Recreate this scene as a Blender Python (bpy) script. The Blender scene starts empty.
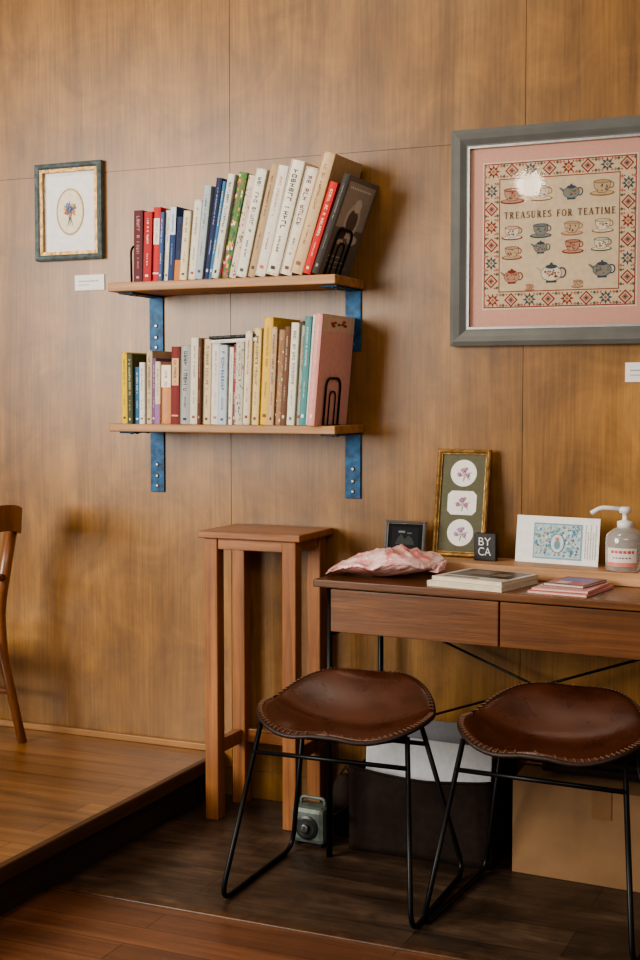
import bpy, math, random
from mathutils import Vector, Matrix, noise
rnd = random.Random(7)
COLL = bpy.context.scene.collection

# ------------------------------------------------------------------ materials
def s2l(c):
    return tuple(((x/12.92) if x <= .04045 else ((x+.055)/1.055)**2.4) for x in [k/255 for k in c])

def newmat(name):
    m = bpy.data.materials.new(name); m.use_nodes = True
    nt = m.node_tree; b = nt.nodes['Principled BSDF']
    return m, nt, b

def plain(name, col, rough=.5, metal=0, spec=.5, bump=0, bscale=80, var=.0, emis=None, trans=0, coat=0, rvar=0, crough=.03):
    m, nt, b = newmat(name); N = nt.nodes; L = nt.links
    b.inputs['Base Color'].default_value = (*col, 1)
    b.inputs['Roughness'].default_value = rough
    b.inputs['Metallic'].default_value = metal
    b.inputs['Specular IOR Level'].default_value = spec
    b.inputs['Transmission Weight'].default_value = trans
    b.inputs['Coat Weight'].default_value = coat; b.inputs['Coat Roughness'].default_value = crough
    tc = N.new('ShaderNodeTexCoord')
    if var or bump:
        no = N.new('ShaderNodeTexNoise'); no.inputs['Scale'].default_value = bscale
        no.inputs['Detail'].default_value = 5
        L.new(tc.outputs['Object'], no.inputs['Vector'])
        if var:
            r = N.new('ShaderNodeValToRGB')
            r.color_ramp.elements[0].color = (*[c*(1-var) for c in col], 1); r.color_ramp.elements[0].position = .3
            r.color_ramp.elements[1].color = (*[min(1, c*(1+var)) for c in col], 1); r.color_ramp.elements[1].position = .7
            L.new(no.outputs['Fac'], r.inputs['Fac']); L.new(r.outputs['Color'], b.inputs['Base Color'])
        if rvar:
            mr = N.new('ShaderNodeMapRange'); mr.inputs['From Min'].default_value = .3; mr.inputs['From Max'].default_value = .7
            mr.inputs['To Min'].default_value = rough-rvar; mr.inputs['To Max'].default_value = rough+rvar
            L.new(no.outputs['Fac'], mr.inputs['Value']); L.new(mr.outputs['Result'], b.inputs['Roughness'])
        if bump:
            bp = N.new('ShaderNodeBump'); bp.inputs['Strength'].default_value = bump; bp.inputs['Distance'].default_value = .01
            L.new(no.outputs['Fac'], bp.inputs['Height']); L.new(bp.outputs['Normal'], b.inputs['Normal'])
    if emis:
        b.inputs['Emission Color'].default_value = (*col, 1); b.inputs['Emission Strength'].default_value = emis
    return m

def wood(name, dark, mid, light, axis='z', across=28, along=1.2, rough=.45, tint=False, planks=None, bump=.12, coat=0, blotch=.25, distort=.6, pore=.12, bl_scale=2.2, pm=(9, 5)):
    m, nt, b = newmat(name); N = nt.nodes; L = nt.links
    tc = N.new('ShaderNodeTexCoord')
    mp = N.new('ShaderNodeMapping')
    sc = {'x': (along, across, across), 'y': (across, along, across), 'z': (across, across, along)}[axis]
    mp.inputs['Scale'].default_value = sc
    L.new(tc.outputs['Object'], mp.inputs['Vector'])
    n1 = N.new('ShaderNodeTexNoise'); n1.inputs['Scale'].default_value = 1; n1.inputs['Detail'].default_value = 7
    n1.inputs['Roughness'].default_value = .6; n1.inputs['Distortion'].default_value = distort
    L.new(mp.outputs['Vector'], n1.inputs['Vector'])
    r = N.new('ShaderNodeValToRGB'); cr = r.color_ramp
    cr.elements[0].position = .3; cr.elements[0].color = (*dark, 1)
    cr.elements[1].position = .72; cr.elements[1].color = (*light, 1)
    e = cr.elements.new(.5); e.color = (*mid, 1)
    L.new(n1.outputs['Fac'], r.inputs['Fac'])
    out = r.outputs['Color']
    mp2 = N.new('ShaderNodeMapping'); mp2.inputs['Scale'].default_value = tuple(s*(pm[0] if s == across else pm[1]) for s in sc)
    L.new(tc.outputs['Object'], mp2.inputs['Vector'])
    n2 = N.new('ShaderNodeTexNoise'); n2.inputs['Scale'].default_value = 1; n2.inputs['Detail'].default_value = 4
    L.new(mp2.outputs['Vector'], n2.inputs['Vector'])
    mr = N.new('ShaderNodeMapRange'); mr.inputs['From Min'].default_value = .3; mr.inputs['From Max'].default_value = .7
    mr.inputs['To Min'].default_value = 1-pore; mr.inputs['To Max'].default_value = 1+pore*.8
    L.new(n2.outputs['Fac'], mr.inputs['Value'])
    n3 = N.new('ShaderNodeTexNoise'); n3.inputs['Scale'].default_value = bl_scale; n3.inputs['Detail'].default_value = 8; n3.inputs['Roughness'].default_value = .66; n3.inputs['Distortion'].default_value = .8
    L.new(tc.outputs['Object'], n3.inputs['Vector'])
    mr3 = N.new('ShaderNodeMapRange'); mr3.inputs['From Min'].default_value = .3; mr3.inputs['From Max'].default_value = .7
    mr3.inputs['To Min'].default_value = 1-blotch; mr3.inputs['To Max'].default_value = 1+blotch*.7
    L.new(n3.outputs['Fac'], mr3.inputs['Value'])
    mu = N.new('ShaderNodeMath'); mu.operation = 'MULTIPLY'
    L.new(mr.outputs['Result'], mu.inputs[0]); L.new(mr3.outputs['Result'], mu.inputs[1])
    fac = mu.outputs[0]
    if tint:
        at = N.new('ShaderNodeAttribute'); at.attribute_name = 'Col'
        mu2 = N.new('ShaderNodeMath'); mu2.operation = 'MULTIPLY'
        L.new(fac, mu2.inputs[0]); L.new(at.outputs['Fac'], mu2.inputs[1]); fac = mu2.outputs[0]
    if planks:
        br = N.new('ShaderNodeTexBrick')
        pw, pl, rot = planks
        mpb = N.new('ShaderNodeMapping'); mpb.inputs['Rotation'].default_value = (0, 0, rot)
        L.new(tc.outputs['Object'], mpb.inputs['Vector']); L.new(mpb.outputs['Vector'], br.inputs['Vector'])
        br.inputs['Scale'].default_value = 1; br.inputs['Brick Width'].default_value = pl; br.inputs['Row Height'].default_value = pw
        br.inputs['Mortar Size'].default_value = .0016; br.inputs['Mortar Smooth'].default_value = .3; br.offset = .37
        br.inputs['Color1'].default_value = (.76, .76, .76, 1); br.inputs['Color2'].default_value = (1.18, 1.18, 1.18, 1)
        br.inputs['Mortar'].default_value = (.28, .28, .28, 1)
        mu4 = N.new('ShaderNodeMix'); mu4.data_type = 'RGBA'; mu4.blend_type = 'MULTIPLY'; mu4.inputs[0].default_value = 1
        L.new(out, mu4.inputs[6]); L.new(br.outputs['Color'], mu4.inputs[7]); out = mu4.outputs[2]
    vm = N.new('ShaderNodeVectorMath'); vm.operation = 'SCALE'
    L.new(out, vm.inputs[0]); L.new(fac, vm.inputs['Scale'])
    L.new(vm.outputs[0], b.inputs['Base Color'])
    b.inputs['Roughness'].default_value = rough
    b.inputs['Coat Weight'].default_value = coat; b.inputs['Coat Roughness'].default_value = .28
    bp = N.new('ShaderNodeBump'); bp.inputs['Strength'].default_value = bump; bp.inputs['Distance'].default_value = .004
    L.new(n2.outputs['Fac'], bp.inputs['Height']); L.new(bp.outputs['Normal'], b.inputs['Normal'])
    return m

def colmat(name, rough=.6, spec=.4, bump=.05, metal=0):
    """colour from the mesh's own colour attribute with faint paper mottling"""
    m, nt, b = newmat(name); N = nt.nodes; L = nt.links
    at = N.new('ShaderNodeAttribute'); at.attribute_name = 'Col'
    tc = N.new('ShaderNodeTexCoord'); no = N.new('ShaderNodeTexNoise'); no.inputs['Scale'].default_value = 60; no.inputs['Detail'].default_value = 4
    L.new(tc.outputs['Object'], no.inputs['Vector'])
    mr = N.new('ShaderNodeMapRange'); mr.inputs['To Min'].default_value = .82; mr.inputs['To Max'].default_value = 1.16
    L.new(no.outputs['Fac'], mr.inputs['Value'])
    vm = N.new('ShaderNodeVectorMath'); vm.operation = 'SCALE'
    L.new(at.outputs['Color'], vm.inputs[0]); L.new(mr.outputs['Result'], vm.inputs['Scale'])
    L.new(vm.outputs[0], b.inputs['Base Color'])
    b.inputs['Roughness'].default_value = rough; b.inputs['Specular IOR Level'].default_value = spec; b.inputs['Metallic'].default_value = metal
    bp = N.new('ShaderNodeBump'); bp.inputs['Strength'].default_value = bump; bp.inputs['Distance'].default_value = .002
    L.new(no.outputs['Fac'], bp.inputs['Height']); L.new(bp.outputs['Normal'], b.inputs['Normal'])
    return m

M = {}
M['wall'] = wood('plywood', (.165, .072, .0145), (.264, .123, .0265), (.366, .186, .047), 'z', 3.8, .6, .38, tint=True, blotch=.34, bump=.03, coat=.12, distort=1.7, pore=.22, bl_scale=5.0, pm=(36, 7))
M['platform'] = wood('platform_boards', (.130, .058, .018), (.245, .110, .034), (.360, .170, .055), 'x', 22, 1.4, .30, planks=(.085, 1.1, 0), coat=.4, blotch=.3)
M['lower'] = wood('dark_boards', (.028, .0165, .0095), (.068, .040, .024), (.145, .092, .058), 'x', 11, 2.0, .45, planks=(.15, .9, 0), blotch=.55, coat=.08, bl_scale=7, pore=.25)
M['red'] = wood('reddish_boards', (.10, .038, .017), (.165, .064, .028), (.24, .10, .045), 'x', 26, 1.2, .38, planks=(.09, .9, 0), coat=.2)
M['riser'] = wood('riser_wood', (.02, .01, .006), (.035, .018, .01), (.055, .03, .017), 'y', 20, 1, .6)
M['nosing'] = wood('nosing_wood', (.05, .022, .009), (.09, .04, .016), (.14, .065, .026), 'y', 20, 1, .4)
M['trim'] = wood('trim_wood', (.25, .12, .045), (.36, .18, .07), (.45, .25, .1), 'x', 30, 1, .5)
M['shelf'] = wood('shelf_pine', (.27, .13, .05), (.42, .215, .085), (.55, .31, .14), 'x', 40, 1.5, .5)
M['stand_z'] = wood('stand_wood_upright', (.21, .078, .022), (.33, .127, .039), (.44, .188, .064), 'z', 45, 2, .42)
M['stand_x'] = wood('stand_wood_flat', (.21, .078, .022), (.33, .127, .039), (.44, .188, .064), 'x', 45, 2, .38)
M['desk'] = wood('walnut', (.085, .030, .009), (.158, .058, .016), (.245, .096, .029), 'x', 30, 1.6, .30, coat=.3, distort=1.2)
M['board'] = wood('light_board', (.36, .18, .08), (.50, .27, .13), (.60, .35, .18), 'x', 40, 2, .5)
M['chair'] = wood('chair_beech', (.15, .052, .016), (.26, .095, .030), (.36, .145, .05), 'z', 40, 2, .30, coat=.4)
M['black'] = plain('black_metal', (.010, .010, .011), .38, .6)
M['blue'] = plain('blue_steel', s2l((18, 72, 108)), .5, .3, var=.55, bscale=45, bump=.15)
M['screw'] = plain('steel_screw', (.22, .22, .22), .4, 1)
M['leather'] = plain('brown_leather', (.070, .021, .010), .28, var=.5, bscale=8, coat=.8, rvar=.09, crough=.16)
M['rim'] = plain('dark_leather_edge', (.025, .010, .006), .5, bump=.2, bscale=200, var=.2)
M['thread'] = plain('thread', (.19, .09, .05), .7, var=.1)
M['paint'] = colmat('printed_colour')
M['paper'] = colmat('page_paper', .8, .2)
M['art'] = colmat('art_print', .7, .2, .02)
M['gloss'] = colmat('glossy_cover', .35, .5)
M['white'] = plain('white_card', (.80, .78, .75), .6, var=.03)
M['grayframe'] = plain('gray_frame', (.130, .132, .122), .34, var=.12, bscale=14)
M['pinkmat'] = plain('pink_mat', s2l((232, 184, 166)), .85, var=.04, bscale=200)
M['gold'] = plain('antique_gold', (.36, .21, .075), .4, .65, var=.4, bscale=60, bump=.4)
M['bluegold'] = plain('blue_green_frame', (.12, .16, .165), .4, .3, var=.4, bscale=50, bump=.2)
M['greenmat'] = plain('green_gray_mat', (.115, .11, .065), .8, var=.1)
M['fabric'] = plain('dark_fabric', (.020, .0105, .007), .8, spec=.25, var=.3, bump=.12, bscale=40)
M['card'] = plain('cardboard', (.26, .145, .066), .75, var=.14, bscale=9, bump=.15)
M['tape'] = plain('packing_tape', (.23, .12, .055), .3, var=.05)
M['blackplastic'] = plain('black_plastic', (.012, .012, .012), .35, var=.1)
M['device'] = plain('gray_green_metal', (.12, .145, .125), .5, .2, var=.3, bscale=30, bump=.1)
M['dial'] = plain('dial_face', (.02, .022, .022), .4, var=.1)
M['plastic'] = plain('clear_plastic', (.93, .91, .88), .10, trans=.72, var=.02, coat=.5)
M['pump'] = plain('white_pump', (.82, .80, .76), .35, var=.02)
M['silver'] = plain('silver_frame', (.35, .35, .34), .35, .8, var=.1)

def glassmat():
    m, nt, b = newmat('frame_glass'); N = nt.nodes; L = nt.links
    N.remove(b)
    tr = N.new('ShaderNodeBsdfTransparent'); gl = N.new('ShaderNodeBsdfGlossy'); gl.inputs['Roughness'].default_value = .05
    fr = N.new('ShaderNodeFresnel'); fr.inputs['IOR'].default_value = 1.5
    mx = N.new('ShaderNodeMixShader'); L.new(fr.outputs[0], mx.inputs[0]); L.new(tr.outputs[0], mx.inputs[1]); L.new(gl.outputs[0], mx.inputs[2])
    L.new(mx.outputs[0], N['Material Output'].inputs['Surface'])
    return m
M['glass'] = glassmat()

def bagmat():
    m, nt, b = newmat('pink_wrap'); N = nt.nodes; L = nt.links
    tc = N.new('ShaderNodeTexCoord'); no = N.new('ShaderNodeTexNoise'); no.inputs['Scale'].default_value = 24; no.inputs['Detail'].default_value = 3; no.inputs['Distortion'].default_value = .8
    L.new(tc.outputs['Object'], no.inputs['Vector'])
    r = N.new('ShaderNodeValToRGB'); r.color_ramp.elements[0].position = .34; r.color_ramp.elements[0].color = (*s2l((212, 122, 126)), 1)
    r.color_ramp.elements[1].position = .64; r.color_ramp.elements[1].color = (*s2l((242, 210, 204)), 1)
    e = r.color_ramp.elements.new(.46); e.color = (*s2l((234, 176, 172)), 1)
    L.new(no.outputs['Fac'], r.inputs['Fac']); L.new(r.outputs['Color'], b.inputs['Base Color'])
    b.inputs['Roughness'].default_value = .35; b.inputs['Coat Weight'].default_value = 1.0; b.inputs['Coat Roughness'].default_value = .06
    n2 = N.new('ShaderNodeTexNoise'); n2.inputs['Scale'].default_value = 12; n2.inputs['Detail'].default_value = 3; n2.inputs['Distortion'].default_value = 3
    L.new(tc.outputs['Object'], n2.inputs['Vector'])
    bp = N.new('ShaderNodeBump'); bp.inputs['Strength'].default_value = .55; bp.inputs['Distance'].default_value = .012
    L.new(n2.outputs['Fac'], bp.inputs['Height']); L.new(bp.outputs['Normal'], b.inputs['Normal']); L.new(bp.outputs['Normal'], b.inputs['Coat Normal'])
    return m
M['bag'] = bagmat()

# ------------------------------------------------------------------ mesh builder
class MB:
    def __init__(s): s.v = []; s.f = []; s.c = []
    def poly(s, pts, col=(1, 1, 1)):
        n = len(s.v); s.v += [tuple(p) for p in pts]; s.f.append(tuple(range(n, n+len(pts)))); s.c.append(col)
    def box(s, x0, x1, y0, y1, z0, z1, col=(1, 1, 1)):
        n = len(s.v)
        s.v += [(x0, y0, z0), (x1, y0, z0), (x1, y1, z0), (x0, y1, z0), (x0, y0, z1), (x1, y0, z1), (x1, y1, z1), (x0, y1, z1)]
        for q in [(0, 3, 2, 1), (4, 5, 6, 7), (0, 1, 5, 4), (1, 2, 6, 5), (2, 3, 7, 6), (3, 0, 4, 7)]:
            s.f.append(tuple(n+i for i in q)); s.c.append(col)
        return s
    def obox(s, c, ax, ay, az, col=(1, 1, 1)):
        c = Vector(c); ax = Vector(ax); ay = Vector(ay); az = Vector(az); n = len(s.v)
        for k in [(-1, -1, -1), (1, -1, -1), (1, 1, -1), (-1, 1, -1), (-1, -1, 1), (1, -1, 1), (1, 1, 1), (-1, 1, 1)]:
            s.v.append(tuple(c+ax*k[0]+ay*k[1]+az*k[2]))
        for q in [(0, 3, 2, 1), (4, 5, 6, 7), (0, 1, 5, 4), (1, 2, 6, 5), (2, 3, 7, 6), (3, 0, 4, 7)]:
            s.f.append(tuple(n+i for i in q)); s.c.append(col)
        return s
    def tube(s, path, r, col=(1, 1, 1), seg=10, closed=False, radii=None):
        P = [Vector(p) for p in path]; n = len(P); rings = []
        up = None
        for i in range(n):
            if closed: t = (P[(i+1) % n]-P[i-1]).normalized()
            else: t = ((P[min(i+1, n-1)]-P[max(i-1, 0)])).normalized()
            if up is None:
                a = Vector((0, 0, 1)) if abs(t.z) < .9 else Vector((1, 0, 0))
                up = (a-t*a.dot(t)).normalized()
            else:
                up = (up-t*up.dot(t)).normalized()
            sd = t.cross(up); rr = radii[i] if radii else r
            base = len(s.v)
            for k in range(seg):
                an = 2*math.pi*k/seg
                s.v.append(tuple(P[i]+up*math.cos(an)*rr+sd*math.sin(an)*rr))
            rings.append(base)
        m = n if closed else n-1
        for i in range(m):
            a = rings[i]; b = rings[(i+1) % n]
            for k in range(seg):
                s.f.append((a+k, a+(k+1) % seg, b+(k+1) % seg, b+k)); s.c.append(col)
        if not closed:
            s.f.append(tuple(rings[0]+k for k in reversed(range(seg)))); s.c.append(col)
            s.f.append(tuple(rings[-1]+k for k in range(seg))); s.c.append(col)
        return s
    def lathe(s, prof, col=(1, 1, 1), seg=28, c=(0, 0, 0), axis='z'):
        rings = []
        for (r, z) in prof:
            base = len(s.v)
            for k in range(seg):
                an = 2*math.pi*k/seg; x = r*math.cos(an); y = r*math.sin(an)
                p = (x, y, z) if axis == 'z' else (x, -z, y)
                s.v.append((p[0]+c[0], p[1]+c[1], p[2]+c[2]))
            rings.append(base)
        for a, b in zip(rings, rings[1:]):
            for k in range(seg):
                s.f.append((a+k, a+(k+1) % seg, b+(k+1) % seg, b+k)); s.c.append(col)
        s.f.append(tuple(rings[0]+k for k in reversed(range(seg)))); s.c.append(col)
        s.f.append(tuple(rings[-1]+k for k in range(seg))); s.c.append(col)
        return s
    def flat(s, pts, y, col): s.poly([(p[0], y, p[1]) for p in pts], col)
    def rect(s, x0, x1, z0, z1, y, col): s.flat([(x0, z0), (x1, z0), (x1, z1), (x0, z1)], y, col)
    def ell(s, cx, cz, rx, rz, y, col, n=20, a0=0, a1=2*math.pi):
        s.flat([(cx+rx*math.cos(a0+(a1-a0)*k/n), cz+rz*math.sin(a0+(a1-a0)*k/n)) for k in range(n)], y, col)
    def ring(s, cx, cz, rx, rz, w, y, col, n=28, a0=0, a1=2*math.pi):
        for k in range(n):
            A = a0+(a1-a0)*k/n; B = a0+(a1-a0)*(k+1)/n
            s.flat([(cx+(rx-w)*math.cos(A), cz+(rz-w)*math.sin(A)), (cx+rx*math.cos(A), cz+rz*math.sin(A)),
                    (cx+rx*math.cos(B), cz+rz*math.sin(B)), (cx+(rx-w)*math.cos(B), cz+(rz-w)*math.sin(B))], y, col)
    def text(s, string, size, x, z, y, col, width=None, bold=.0):
        cu = bpy.data.curves.new('t', 'FONT'); cu.body = string; cu.size = size; cu.align_x = 'CENTER'; cu.align_y = 'CENTER'; cu.offset = bold
        ob = bpy.data.objects.new('t', cu); COLL.objects.link(ob)
        bpy.context.view_layer.update()
        dg = bpy.context.evaluated_depsgraph_get(); me = ob.evaluated_get(dg).to_mesh()
        xs = [v.co.x for v in me.vertices]; k = 1
        if width and xs: k = width/(max(xs)-min(xs))
        for p in me.polygons:
            s.poly([(x+me.vertices[i].co.x*k, y, z+me.vertices[i].co.y) for i in p.vertices], col)
        ob.evaluated_get(dg).to_mesh_clear()
        bpy.data.objects.remove(ob); bpy.data.curves.remove(cu)
    def mesh(s, name, mat, smooth=False):
        me = bpy.data.meshes.new(name); me.from_pydata(s.v, [], s.f)
        at = me.color_attributes.new('Col', 'FLOAT_COLOR', 'CORNER')
        i = 0
        for p, c in zip(me.polygons, s.c):
            for _ in p.loop_indices:
                at.data[i].color = (c[0], c[1], c[2], 1); i += 1
            p.use_smooth = smooth
        me.materials.append(mat); me.update()
        return me
    def obj(s, name, mat, parent=None, smooth=False, bevel=0, label=None, loc=(0, 0, 0), rot=(0, 0, 0)):
        o = bpy.data.objects.new(name, s.mesh(name, mat, smooth)); COLL.objects.link(o)
        o.location = loc; o.rotation_euler = rot
        if parent: o.parent = parent
        if bevel:
            b = o.modifiers.new('bevel', 'BEVEL'); b.width = bevel; b.segments = 2; b.limit_method = 'ANGLE'; b.angle_limit = math.radians(40)
        if label: o['label'] = label
        return o

# serif capitals drawn as strokes (unit height)
def serif(m, string, cx, z0, h, width, y, col):
    def L(o, x0, a0, x1, a1, w):
        dx, dz = x1-x0, a1-a0; l = math.hypot(dx, dz); nx, nz = -dz/l*w/2, dx/l*w/2
        o.append([(x0+nx, a0+nz), (x1+nx, a1+nz), (x1-nx, a1-nz), (x0-nx, a0-nz)])
    def arc(o, cx_, cz_, rx, rz, t0, t1, w, n=10):
        for k in range(n):
            a = math.radians(t0+(t1-t0)*k/n); b = math.radians(t0+(t1-t0)*(k+1)/n)
            def wd(q): return .05+(w-.05)*abs(math.cos(q))
            o.append([(cx_+(rx-wd(a)/2)*math.cos(a), cz_+(rz-wd(a)/2)*math.sin(a)), (cx_+(rx+wd(a)/2)*math.cos(a), cz_+(rz+wd(a)/2)*math.sin(a)),
                      (cx_+(rx+wd(b)/2)*math.cos(b), cz_+(rz+wd(b)/2)*math.sin(b)), (cx_+(rx-wd(b)/2)*math.cos(b), cz_+(rz-wd(b)/2)*math.sin(b))])
    def G(ch):
        o = []; T = .14; t = .07
        def st(x, w=T, top=1, bot=1):
            L(o, x, 0, x, 1, w)
            if bot: L(o, x-.15, .03, x+.15, .03, .05)
            if top: L(o, x-.15, .97, x+.15, .97, .05)
        if ch == 'T': st(.4, top=0); L(o, 0, .96, .8, .96, t); L(o, .03, .78, .03, 1, .06); L(o, .77, .78, .77, 1, .06); W = .8
        elif ch in 'RP': st(.2); arc(o, .35, .74, .26, .23, -90, 90, T); L(o, .2, .51, .36, .51, t); L(o, .2, .97, .36, .97, t); L(o, .38, .5, .72, .02, T); L(o, .62, .03, .86, .03, .06); W = .86
        elif ch in 'EF':
            st(.2); L(o, .2, .96, .68, .96, t); L(o, .66, .78, .66, 1, .06); L(o, .2, .52, .52, .52, t); L(o, .52, .42, .52, .62, .05)
            if ch == 'E': L(o, .2, .04, .7, .04, t); L(o, .69, 0, .69, .24, .06)
            W = .72
        elif ch == 'A': L(o, .12, .02, .42, 1, t); L(o, .42, 1, .74, .02, T); L(o, .22, .33, .62, .33, t); L(o, 0, .03, .26, .03, .06); L(o, .6, .03, .9, .03, .06); W = .88
        elif ch == 'S': arc(o, .32, .74, .22, .22, 30, 270, T); arc(o, .32, .27, .24, .23, 90, -150, T); L(o, .53, .76, .53, .98, .06); L(o, .07, .04, .07, .26, .06); W = .62
        elif ch == 'U': L(o, .18, .3, .18, 1, T); L(o, .68, .3, .68, 1, t); arc(o, .43, .32, .25, .30, 180, 360, .13); L(o, .02, .97, .34, .97, .06); L(o, .54, .97, .82, .97, .06); W = .84
        elif ch == 'O': arc(o, .43, .5, .36, .47, 0, 360, T, 20); W = .86
        elif ch == 'I': st(.2); W = .4
        elif ch == 'M': L(o, .16, .02, .16, 1, t); L(o, .16, 1, .52, .08, T); L(o, .52, .08, .86, 1, t); L(o, .88, .02, .88, 1, T); L(o, .02, .03, .3, .03, .06); L(o, .72, .03, 1.04, .03, .06); W = 1.05
        else: return [], .5
        return o, W
    gl = [G(c) for c in string]; tot = sum(g[1]+.24 for g in gl)-.24; k = width/tot; x = cx-width/2
    for o, W in gl:
        for i, q in enumerate(o): m.flat([(x+p[0]*k, z0+p[1]*h) for p in q], y-.00002*(i % 5), col)
        x += (W+.24)*k

def empty(name, label, cat, loc=(0, 0, 0), rot=(0, 0, 0), group=None):
    o = bpy.data.objects.new(name, None); o.empty_display_size = .05; COLL.objects.link(o)
    o.location = loc; o.rotation_euler = rot; o['label'] = label; o['category'] = cat
    if group: o['group'] = group
    return o
def tag(o, label, cat, group=None):
    o['label'] = label; o['category'] = cat
    if group: o['group'] = group
    return o
def struct(o): o['kind'] = 'structure'; return o

def rounded(pts, rad, n=6):
    P = [Vector(p) for p in pts]; out = [P[0]]
    for i in range(1, len(P)-1):
        a = (P[i-1]-P[i]); b = (P[i+1]-P[i]); r = min(rad, a.length*.45, b.length*.45)
        A = P[i]+a.normalized()*r; B = P[i]+b.normalized()*r
        for k in range(n+1):
            t = k/n; out.append(A*(1-t)**2+P[i]*2*t*(1-t)+B*t*t)
    out.append(P[-1]); return out

# ------------------------------------------------------------------ room
mb = MB()
xs = [-3.0, -2.09, -1.191, -.292, .600, 1.50, 2.4]; zs = [0, .085, 1.90, 3.0]
g = .0008
mb.box(xs[0], xs[-1], .003, .10, 0, 3.0, (.35,)*3)
for i in range(6):
    for j in range(3):
        t = .93+rnd.random()*.14
        mb.box(xs[i]+g, xs[i+1]-g, 0, .003, zs[j]+g, zs[j+1]-g, (t,)*3)
w = struct(mb.obj('wall_back', M['wall']))
struct(MB().box(-3, 2.4, -.85, .10, -.1, 0).obj('floor', M['lower']))
struct(MB().box(-3, 2.4, -4.6, -.853, -.1, 0.004).obj('floor_front', M['red']))
struct(MB().box(-.33, 2.4, -.868, -.842, 0, .009).obj('trim_1', M['nosing'], bevel=.003))
struct(MB().box(-3, -.345, -4.6, 0, .0, .128).obj('floor_riser', M['riser']))
struct(MB().box(-3, -.322, -4.6, 0, .098, .131).obj('floor_platform', M['platform'], bevel=.003))
struct(MB().box(-.343, -.320, -4.6, 0, .092, .1325).obj('trim_2', M['nosing'], bevel=.004))
struct(MB().box(-3, -.35, -.014, 0, .131, .152).obj('baseboard_back', M['trim'], bevel=.003))
struct(MB().box(-3, 2.4, -4.6, .10, 3.0, 3.1).obj('ceiling', plain('ceiling_paint', (.32, .26, .20), .8, var=.05)))

# ------------------------------------------------------------------ wall shelves
SX0, SX1, SD = -.585, .136, .21
def shelf(zt, zb, zl, lab):
    r = empty('wall_shelf', lab, 'shelf', (SX0, 0, zt), group='bracketed wall shelves')
    MB().box(0, SX1-SX0, -SD, -.001, zb-zt, 0).obj('board', M['shelf'], r, bevel=.003)
    for bx in (-.568, .080):
        m = MB(); x0 = bx-SX0; x1 = x0+.048; zz = zb-zt
        m.box(x0, x1, -.0055, -.0005, zl-zt, zz-.001); m.box(x0, x1, -SD+.03, -.0055, zz-.0055, zz-.0005)
        b = m.obj('bracket', M['blue'], r, bevel=.0012, label='blue steel angle bracket')
        for dz in (.02, .05, .085):
            z = zl-zt+dz
            if z < zz-.03:
                MB().lathe([(.006, 0), (.006, .002), (.004, .0035)], c=(x0+.024, -.0055, z), axis='y', seg=12).obj('screw', M['screw'], b)
        for dy in (.06, .12, .15):
            MB().lathe([(.004, -.0035), (.006, -.002), (.006, 0)], c=(x0+.024, -dy, zz-.0055), seg=12).obj('screw', M['screw'], b)
    return r
ZT, ZL = 1.541, 1.131
shelf(ZT, ZT-.026, 1.34, 'pine wall shelf board holding leaning books, blue brackets')
shelf(ZL, ZL-.023, .918, 'pine wall shelf board holding assorted books, blue brackets')

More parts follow.
